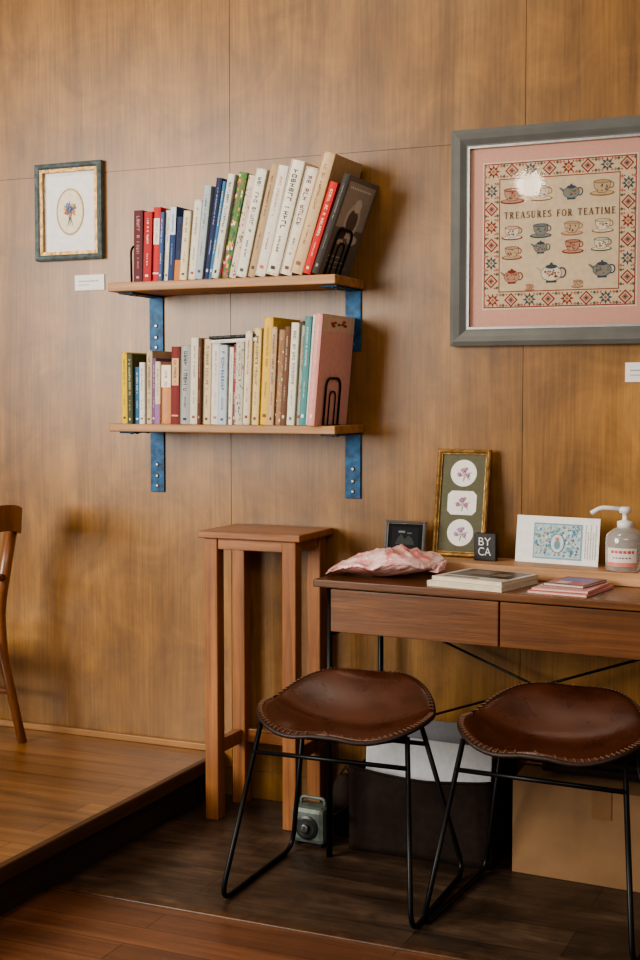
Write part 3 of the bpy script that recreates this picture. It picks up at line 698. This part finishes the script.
# ------------------------------------------------------------------ stools
def build_stool(loc, rot, lab):
    r = empty('stool', lab, 'stool', loc, (0, 0, rot), 'leather stools at the desk')
    Dp = .162; zb = .486
    def sm(t): t = max(0.0, min(1.0, t)); return t*t*(3-2*t)
    def surf(rr, th, lift=0):
        cx = math.copysign(abs(math.cos(th))**.60, math.cos(th)); sy = math.copysign(abs(math.sin(th))**.70, math.sin(th))
        yn = rr*sy; s = min(1.02, max(0.0, (yn+1)/2)); ax = abs(rr*cx)
        wdt = .234-.008*s-.064*s**1.8
        bow = -.012*(1-ax**2)*(1-s)+.035*ax**3*(1-s)-.03*ax**2*s**2
        x = rr*cx*wdt; y = yn*Dp+bow+.018
        z = zb-.080+.110*sm((s-.42)/.62)*(1-.22*ax**3)+.056*ax**2.2*(1-.50*sm((s-.3)/.7))
        z += .022*math.exp(-((ax)/.34)**2)*(max(0.0, -yn))**1.3
        if rr > .9: z -= ((rr-.9)/.1)**2*.007
        return Vector((x, y, z+lift))
    m = MB(); NR, NT = 22, 88
    m.v.append(tuple(surf(0, 0)))
    for i in range(1, NR+1):
        for k in range(NT): m.v.append(tuple(surf(i/NR, 2*math.pi*k/NT)))
    for k in range(NT): m.f.append((0, 1+k, 1+(k+1) % NT)); m.c.append((1, 1, 1))
    for i in range(1, NR):
        a = 1+(i-1)*NT; b = 1+i*NT
        for k in range(NT): m.f.append((a+k, b+k, b+(k+1) % NT, a+(k+1) % NT)); m.c.append((1, 1, 1))
    s = m.obj('seat', M['leather'], r, smooth=True, label='scooped dark brown leather saddle seat')
    sd = s.modifiers.new('thick', 'SOLIDIFY'); sd.thickness = .007; sd.offset = -1
    m = MB(); m.tube([surf(1.0, 2*math.pi*(k+.5)/96, -.004) for k in range(96)], .0058, closed=True, seg=8)
    m.obj('rim', M['rim'], r, smooth=True, label='dark laced leather edge')
    m = MB()
    for k in range(90):
        th = 2*math.pi*(k+.5)/90
        a = surf(.955, th, .002); b = surf(1.006, th+.008, .002); t = (b-a).normalized()
        up = Vector((0, 0, 1)); sdv = t.cross(up).normalized()
        m.obox((a+b)/2+Vector((0, 0, .0012)), (b-a)*.5, sdv*.0011, up*.0010)
    m.obj('stitching', M['thread'], r, label='thin brown thread stitches')
    R = .0064
    for sx in (-1, 1):
        p = rounded([(sx*.188, -.095, zb-.066), (sx*.240, -.215, .0068), (sx*.238, .205, .0068), (sx*.150, .090, zb-.050)], .055, 8)
        m = MB(); m.tube(p, R); m.obj('leg', M['black'], r, smooth=True, label='black bent rod sled leg')
    def lp(sx, z, front):
        t = (zb-.06-z)/(zb-.06-.007)
        return (sx*(.188+.052*t), -.095-.12*t, z) if front else (sx*(.150+.088*t), .090+.115*t, z)
    MB().tube([lp(-1, .352, 1), lp(1, .352, 1)], .0058).obj('crossbar', M['black'], r, smooth=True)
    MB().tube([lp(-1, .352, 0), lp(1, .352, 0)], .0058).obj('crossbar', M['black'], r, smooth=True)
    MB().tube([(-.188, -.095, zb-.068), (-.09, -.095, zb-.092), (.09, -.095, zb-.092), (.188, -.095, zb-.068)], .0055).obj('seat_bracket', M['black'], r, smooth=True)
    MB().tube([(-.150, .090, zb-.052), (.150, .090, zb-.052)], .0055).obj('seat_bracket', M['black'], r, smooth=True)
    return r
build_stool((.322, -.568, 0), math.radians(1), 'brown leather saddle stool with black sled legs')
build_stool((.828, -.535, 0), math.radians(-3), 'brown leather saddle stool beside another, black sled legs')

# ------------------------------------------------------------------ chair on platform
r = empty('dining_chair', 'varnished wooden chair with curved back on the platform', 'chair', (-1.225, -.38, .131), (0, 0, 0))
for sy in (.215, -.215):
    m = MB(); p = rounded([(.275, sy+.01, 0), (.205, sy, .30), (.20, sy, .42), (.255, sy, .69)], .12, 8)
    m.tube(p, .016, radii=[.014+.006*min(1, k/6) for k in range(len(p))]); m.obj('back_leg', M['chair'], r, smooth=True)
    m = MB(); m.tube([(-.24, sy, 0), (-.20, sy, .31)], .017); m.obj('front_leg', M['chair'], r, smooth=True)
    MB().tube([(.235, sy, .16), (-.22, sy, .16)], .009).obj('stretcher', M['chair'], r, smooth=True)
m = MB(); n = 14
pts = []
for k in range(n+1):
    t = -1+2*k/n; pts.append((.262+.04*(1-t*t), t*.235, .725-.02*abs(t)**4))
for k in range(n):
    a = Vector(pts[k]); b = Vector(pts[k+1]); q = []
    for p_ in (a, b):
        q.append([p_+Vector((-.012, 0, -.05)), p_+Vector((.012, 0, -.05)), p_+Vector((.018, 0, .03)), p_+Vector((-.006, 0, .03))])
    for j in range(4):
        m.poly([q[0][j], q[0][(j+1) % 4], q[1][(j+1) % 4], q[1][j]])
    if k == 0: m.poly(list(reversed(q[0])))
    if k == n-1: m.poly(q[1])
m.obj('top_rail', M['chair'], r)
m = MB().box(-.23, .21, -.225, .225, .30, .325); m.obj('seat', M['chair'], r, bevel=.01)
m = MB(); m.tube([(.225, -.21, .52), (.245, 0, .52), (.225, .21, .52)], .012); m.obj('back_rail', M['chair'], r, smooth=True)

# ------------------------------------------------------------------ things under the desk
BXO = Vector((.218, -.305, 0))
r = empty('storage_box', 'soft dark brown fabric storage bin on the dark floor', 'box', BXO)
m = MB(); bw_, bd, bh = .395, .235, .228
def bq(s, z):
    s4 = (s % 1)*4; k = int(s4); f = s4-k
    P = [(0, 0), (bw_, 0), (bw_, bd), (0, bd)]; a = P[k]; b = P[(k+1) % 4]
    x = a[0]+(b[0]-a[0])*f; y = a[1]+(b[1]-a[1])*f
    nx, ny = [(0, -1), (1, 0), (0, 1), (-1, 0)][k]
    w = .006*math.sin(math.pi*f)*math.sin(math.pi*min(1, z/bh))+.012*noise.noise(Vector((x*9, y*9, z*10)))*min(1, z/.05)
    return (x+nx*w, y+ny*w, z-(.018*math.sin(math.pi*f)*(z/bh)**6))
cols = 96; rows = [0, .02, .05, .09, .13, .16, .19, .21, bh]
for z in rows:
    for i in range(cols): m.v.append(bq(i/cols, z))
for j in range(len(rows)-1):
    for i in range(cols): m.f.append((j*cols+i, j*cols+(i+1) % cols, (j+1)*cols+(i+1) % cols, (j+1)*cols+i)); m.c.append((1, 1, 1))
m.f.append(tuple(reversed(range(cols)))); m.c.append((1, 1, 1))
b = m.obj('body', M['fabric'], r, smooth=True); sd = b.modifiers.new('thick', 'SOLIDIFY'); sd.thickness = .005; sd.offset = -1
m = MB(); m.tube([Vector(bq(i/cols, bh)) for i in range(cols)], .004, closed=True, seg=6); m.obj('hem', M['fabric'], r, smooth=True)
for i, (x0, x1, y, h, c, lab, ax) in enumerate([
        (.022, .372, .040, .292, C(226, 228, 232), 'large flat pale board standing in the fabric bin', 1.0), (.03, .30, .085, .325, C(150, 152, 158), 'gray folder standing in the fabric bin', -1.5)]):
    m = MB().box(0, x1-x0, 0, .006, 0, h, c)
    o = m.obj('folder', M['paint'], None, bevel=.002, loc=(BXO.x+x0, BXO.y+y, .016), rot=(math.radians(-4), math.radians(ax), 0)); tag(o, lab, 'folder', 'folders in the fabric bin')

r = empty('cardboard_box', 'plain brown cardboard box with loose creased flaps', 'box', (.662, -.29, 0), (0, 0, math.radians(-3)))
m = MB(); m.box(0, .46, 0, .2, 0, .240); m.obj('body', M['card'], r, bevel=.002)
m = MB(); m.poly([(0, 0, .2405), (.46, 0, .2405), (.46, .10, .258), (0, .10, .252)]); m.poly([(0, .2, .2405), (.46, .2, .2405), (.46, .102, .255), (0, .102, .258)])
o = m.obj('flap', M['card'], r); sd = o.modifiers.new('t', 'SOLIDIFY'); sd.thickness = .003
m = MB(); m.box(.205, .255, -.0022, -.0006, .17, .241); m.obj('tape', M['tape'], r)
r = empty('folded_bag', 'folded black bag lying on the cardboard box', 'bag', (.73, -.27, .262))
m = MB()
for k in range(3): m.box(.006*k, .36-.009*k, .005*k, .15-.004*k, .001+.020*k, .0215+.020*k)
m.obj('body', M['fabric'], r, bevel=.008)

r = empty('control_box', 'small gray-green metal box with round dial on floor', 'machine', (.056, -.33, 0), (0, 0, math.radians(-4)))
m = MB(); m.box(0, .102, 0, .075, .008, .108); m.obj('body', M['device'], r, bevel=.014)
for a in (.015, .085):
    for b in (.015, .06): MB().lathe([(.008, 0), (.008, .01)], c=(a, b, 0), seg=12).obj('foot', M['blackplastic'], r)
m = MB(); m.lathe([(.033, 0), (.033, .004), (.026, .007), (.0255, .008)], c=(.051, 0, .054), axis='y'); d = m.obj('dial', M['dial'], r, smooth=False)
m = MB(); m.lathe([(.012, .008), (.012, .016), (.009, .018)], c=(.051, 0, .054), axis='y', seg=16); m.obj('knob', M['screw'], d)
m = MB(); m.tube(rounded([(.015, .037, .10), (.015, .037, .126), (.087, .037, .126), (.087, .037, .10)], .012), .005); m.obj('handle', M['device'], r, smooth=True)
r = empty('pouch', 'soft black pouch standing beside the fabric bin', 'bag', (.160, -.19, 0))
m = MB(); m.lathe([(.03, 0), (.038, .01), (.04, .09), (.034, .14), (.02, .165), (.006, .17)], seg=20); m.obj('body', M['fabric'], r, smooth=True)
m = MB(); m.tube([(-.02, 0, .160), (0, 0, .19), (.02, 0, .160)], .004); m.obj('strap', M['fabric'], r, smooth=True)

# ------------------------------------------------------------------ things on the desk
Z0 = DZ+.0004
o = MB().box(0, .94, 0, .150, 0, .034).obj('desk_riser', M['board'], None, bevel=.002, loc=(.213, -.164, Z0), rot=(0, 0, DR))
tag(o, 'low light wooden riser board along the back of desk', 'board')
ZR = Z0+.0344
# pink wrapped parcel
m = MB(); NU, NV = 120, 44
for j in range(NV+1):
    ph_ = math.pi*j/NV
    for i in range(NU):
        th = 2*math.pi*i/NU
        x = math.sin(ph_)*math.cos(th); y = math.sin(ph_)*math.sin(th); z = -math.cos(ph_)
        x = math.copysign(abs(x)**.78, x); y = math.copysign(abs(y)**.7, y)
        n1 = noise.noise(Vector((x*1.5+3, y*1.5, 2))); n2 = abs(noise.noise(Vector((x*3+y*1.5, y*2-x, 9)))); n3 = abs(noise.noise(Vector((x*8, y*6+x*3, 4))))
        hgt = .078*max(0.0, z*.5+.5)**.6*(1-.45*(x-.35)**2-.10*y*y)*(1+.28*n1)-.017*n2*(z > -.2)-.006*n3*(z > -.2)
        edge = 1+.07*n1+.04*n3
        X = x*.154*edge; Y = y*.100*edge*(1-.15*max(0, x))
        m.v.append((X, Y, max(0, hgt)))
for j in range(NV):
    for i in range(NU):
        m.f.append((j*NU+i, j*NU+(i+1) % NU, (j+1)*NU+(i+1) % NU, (j+1)*NU+i)); m.c.append((1, 1, 1))
r = empty('gift_parcel', 'crinkled pink plastic wrapped packet lying on the desk', 'parcel', (.302, -.276, Z0), (0, 0, math.radians(4)))
m.obj('wrapping', M['bag'], r, smooth=True)
m = MB()
for k in range(8):
    a = -.5+k/7; zz = .020+.010*(k % 2); m.poly([(.125, .03*a, .020), (.125, .03*(a+.14), .022), (.160, .08*(a+.16), zz+.016), (.160, .08*a, zz)])
m.obj('gathered_end', M['bag'], r)

r = empty('photo_frame', 'small silver-edged photo frame with dark photograph', 'picture frame', (.236, -.092, ZR), (math.radians(-8), 0, math.radians(-4)))
w, h = .122, .096
framebars(MB(), w, h, .009, .012).obj('outer_frame', M['silver'], r)
m = MB(); m.rect(.008, w-.008, .008, h-.008, -.0035, C(8, 8, 9)); m.rect(.020, w-.022, .022, h-.018, -.004, C(24, 27, 30))
m.flat([(.03, .03), (.09, .03), (.082, .048), (.07, .056), (.06, .044), (.048, .06), (.038, .046)], -.0045, C(56, 62, 60)); m.rect(.04, .06, .062, .068, -.0045, C(110, 114, 116)); m.rect(.066, .08, .06, .064, -.0045, C(90, 90, 92)); m.obj('photograph', M['art'], r)
r = empty('photo_frame', 'tall gilded frame with three flower ovals leaning on wall', 'picture frame', (.366, -.060, ZR), (math.radians(-9), 0, math.radians(-3)))
w, h = .154, .296
framebars(MB(), w, h, .014, .014).obj('outer_frame', M['gold'], r, label='narrow antique gold moulding')
m = MB(); m.rect(.013, w-.013, .013, h-.013, -.003, (1, 1, 1)); m.obj('mount', M['greenmat'], r, label='olive green card mount')
m = MB()
for k, cz in enumerate((.066, .148, .230)):
    cx = w/2
    if k == 1:
        a_, b_, c_ = .042, .033, .011
        m.flat([(cx-a_+c_, cz-b_), (cx+a_-c_, cz-b_), (cx+a_, cz-b_+c_), (cx+a_, cz+b_-c_), (cx+a_-c_, cz+b_), (cx-a_+c_, cz+b_), (cx-a_, cz+b_-c_), (cx-a_, cz-b_+c_)], -.0035, C(232, 230, 222))
    else: m.ell(cx, cz, .038, .037, -.0035, C(232, 230, 222), 32)
    for q in range(6): leaf(m, cx+.004, cz-.004, q*1.05+.3, .022, .0020, -.0038-.0001*q, C(150, 164, 136))
    for dx, dz, s in [(0, .008, .008), (-.012, -.004, .007), (.012, -.006, .007), (.008, .012, .005)]:
        pansy(m, cx+dx, cz+dz, s, -.0046, [[C(160, 110, 170), C(190, 150, 190)], [C(190, 110, 140), C(150, 110, 160)], [C(150, 90, 140), C(200, 150, 180)]][k])
m.obj('print', M['art'], r, label='three flower prints in white openings')
r = empty('sign_block', 'small black block sign with white lettering', 'sign', (.502, -.118, ZR), (0, 0, math.radians(-5)))
w, h = .062, .074
MB().box(0, w, 0, .018, 0, h).obj('body', M['blackplastic'], r, bevel=.002)
m = MB(); m.text('BY', .031, w/2-.001, h*.68, -.0006, C(226, 222, 216), width=.035); m.text('CA', .031, w/2-.001, h*.32, -.0006, C(226, 222, 216), width=.036)
m.obj('lettering', M['art'], r)
r = empty('postcard', 'white illustrated postcard standing upright on the riser', 'postcard', (.608, -.092, ZR), (math.radians(-7), 0, math.radians(-9)))
w, h = .232, .124
MB().box(0, w, 0, .002, 0, h, C(236, 234, 230)).obj('card', M['paint'], r)
m = MB(); m.rect(.050, .186, .012, .106, -.0008, C(130, 166, 184)); m.rect(.054, .182, .016, .102, -.0011, C(180, 202, 206))
for k in range(280):
    a = rnd.uniform(.057, .179); b = rnd.uniform(.019, .099); rr = rnd.uniform(.0015, .0045)
    m.ell(a, b, rr, rr, -.0013-.000003*k, rnd.choice([C(90, 140, 170), C(120, 156, 146), C(170, 140, 130), C(80, 116, 150), C(200, 196, 166), C(140, 176, 196), C(104, 132, 130), C(216, 222, 220)]), 7)
m.ell(.118, .054, .020, .026, -.0023, C(206, 214, 214), 20); m.ring(.118, .054, .020, .026, .002, -.0025, C(80, 126, 150), 20)
m.ell(.118, .050, .009, .012, -.0026, C(120, 150, 160), 12); m.ell(.118, .064, .006, .006, -.0027, C(176, 140, 120), 10)
for c_, wl in enumerate((.194, .201, .208, .215, .222)):
    for k in range(25-5*(c_ % 2)): m.rect(wl, wl+.0018+.001*((k+c_) % 2), .018+k*.0036, .0202+k*.0036, -.001, C(140, 140, 140))
m.obj('illustration', M['art'], r, label='pale teal floral printed illustration with caption text')
r = empty('sanitizer_bottle', 'clear pump bottle of hand sanitizer with printed label', 'bottle', (.912, -.162, ZR))
m = MB(); m.lathe([(.043, 0), (.048, .004), (.048, .080), (.045, .092), (.030, .104), (.017, .110)], seg=36); m.obj('body', M['plastic'], r, smooth=True)
m = MB()
for k in range(30):
    a0 = math.radians(222+k*96/30); a1 = math.radians(222+(k+1)*96/30)
    def q(a, z, R=.0486): return (R*math.cos(a), R*math.sin(a), z)
    m.poly([q(a0, .014), q(a1, .014), q(a1, .060), q(a0, .060)], C(238, 224, 212))
    m.poly([q(a0, .014, .0489), q(a1, .014, .0489), q(a1, .024, .0489), q(a0, .024, .0489)], C(226, 140, 124))
    if k % 4 and 3 < k < 27: m.poly([q(a0, .047, .0489), q(a1, .047, .0489), q(a1, .054, .0489), q(a0, .054, .0489)], C(206, 90, 94))
    if k % 3 and 5 < k < 25: m.poly([q(a0, .034, .0489), q(a1, .034, .0489), q(a1, .037, .0489), q(a0, .037, .0489)], C(120, 110, 110))
m.obj('label', M['gloss'], r, label='white and pink printed label')
m = MB(); m.lathe([(.020, .106), (.020, .124), (.012, .126), (.007, .128), (.007, .144), (.015, .146), (.015, .158), (.010, .161)], seg=24)
m.tube(rounded([(0, 0, .155), (-.058, -.01, .158), (-.084, -.012, .143)], .012), .0058); m.obj('pump', M['pump'], r, smooth=True, label='white pump head with nozzle')

def flatbook(name, lab, w, d, t, cover, art, loc, rot, group):
    r = empty(name, lab, name, loc, (0, 0, rot), group)
    e = .0009
    m = MB(); m.box(0, w, 0, d, 0, e, cover); m.box(0, w, 0, d, t-e, t, cover); m.box(0, e, 0, d, e, t-e, cover)
    if art:
        for (a0, a1, b0, b1, c, k) in art:
            zz = t+.0002*(k+1); m.poly([(a0*w, b0*d, zz), (a1*w, b0*d, zz), (a1*w, b1*d, zz), (a0*w, b1*d, zz)], c)
    m.obj('cover', M['gloss'], r); MB().box(e, w-.001, .001, d-.001, e, t-e, PAGE).obj('pages', M['paper'], r)
g1 = 'magazines stacked on the desk'
flatbook('magazine', 'white magazine at the bottom of the stack', .210, .196, .013, C(232, 228, 220), None, (.465, -.392, Z0), math.radians(-12), g1)
flatbook('magazine', 'white magazine with a dark photo cover', .200, .186, .010, C(214, 208, 198), [(.06, .94, .28, .96, C(62, 54, 48), 0), (.2, .55, .5, .85, C(120, 100, 84), 1), (.6, .8, .45, .7, C(140, 130, 120), 1), (.1, .6, .10, .2, C(110, 100, 90), 0)], (.474, -.380, Z0+.0136), math.radians(-14), g1)
g2 = 'booklets stacked on the desk'
flatbook('booklet', 'bright pink booklet at the bottom of the stack', .150, .190, .006, C(222, 108, 120), None, (.728, -.414, Z0), math.radians(-8), g2)
flatbook('booklet', 'pale pink patterned booklet in the stack', .140, .180, .005, C(226, 160, 160), [(.1, .9, .1, .9, C(220, 150, 158), 0), (.3, .7, .3, .7, C(240, 220, 215), 1)], (.736, -.404, Z0+.0066), math.radians(-5), g2)
flatbook('booklet', 'small booklet with blue and red pictures', .105, .14, .006, C(90, 60, 80), [(.05, .95, .05, .95, C(196, 74, 96), 0), (.12, .88, .45, .9, C(100, 120, 180), 1), (.2, .5, .12, .4, C(230, 200, 200), 1)], (.752, -.352, Z0+.0122), math.radians(-12), g2)

# ------------------------------------------------------------------ pendant lamp (its globe reflects in the picture glass)
r = empty('pendant_lamp', 'small round glowing pendant lamp on a thin cord', 'lamp', (.03, -2.2, 2.13))
m = MB(); m.lathe([(.001, -.045), (.024, -.038), (.039, -.021), (.045, 0), (.039, .021), (.024, .038), (.012, .043)], seg=24)
m.obj('bulb', plain('lamp_glow', (1, .88, .72), .5, emis=20), r, smooth=True)
m = MB(); m.lathe([(.016, .041), (.016, .07), (.006, .078)], seg=16); m.tube([(0, 0, .075), (0, 0, .868)], .003, seg=6); m.obj('cord', M['blackplastic'], r)
pl = bpy.data.lights.new('globe_light', 'POINT'); pl.energy = 9; pl.color = (1, .88, .72); pl.shadow_soft_size = .052
po = bpy.data.objects.new('globe_light', pl); COLL.objects.link(po); po.location = (.03, -2.2, 2.13)

# ------------------------------------------------------------------ light
def area(name, loc, target, sx, sy, power, col):
    l = bpy.data.lights.new(name, 'AREA'); l.shape = 'RECTANGLE'; l.size = sx; l.size_y = sy; l.energy = power; l.color = col
    o = bpy.data.objects.new(name, l); COLL.objects.link(o); o.location = loc
    o.rotation_euler = (Vector(target)-Vector(loc)).to_track_quat('-Z', 'Y').to_euler()
    return o
area('window_light', (-2.6, -4.1, 1.9), (.1, 0, 1.15), 2.2, 1.8, 228, (1, .95, .87))
area('fill_light', (2.0, -4.3, 2.6), (.3, 0, 1.0), 2.0, 1.0, 40, (1, .91, .79))  # weak warm fill added behind the camera, not a fixture of the room
area('seat_sheen_fill', (-.15, -1.1, 2.95), (-.15, -.9, 0), .9, .5, 13, (1, .88, .72))  # added overhead to put highlights on the leather seats, no actual ceiling fixture
wd = bpy.data.worlds.new('room'); bpy.context.scene.world = wd; wd.use_nodes = True
wd.node_tree.nodes['Background'].inputs[0].default_value = (.85, .80, .73, 1)
wd.node_tree.nodes['Background'].inputs[1].default_value = .18
try: bpy.context.scene.view_settings.look = 'AgX - Medium High Contrast'
except Exception as ex: print(ex)

# ------------------------------------------------------------------ camera
cam = bpy.data.cameras.new('camera'); cam.lens = 50; cam.sensor_width = 36; cam.sensor_fit = 'AUTO'
co = bpy.data.objects.new('camera', cam); COLL.objects.link(co)
co.location = (1.56, -3.54, 1.215); co.rotation_euler = (math.radians(90)-math.atan(85/1333.33), 0, math.radians(23.8))
bpy.context.scene.camera = co
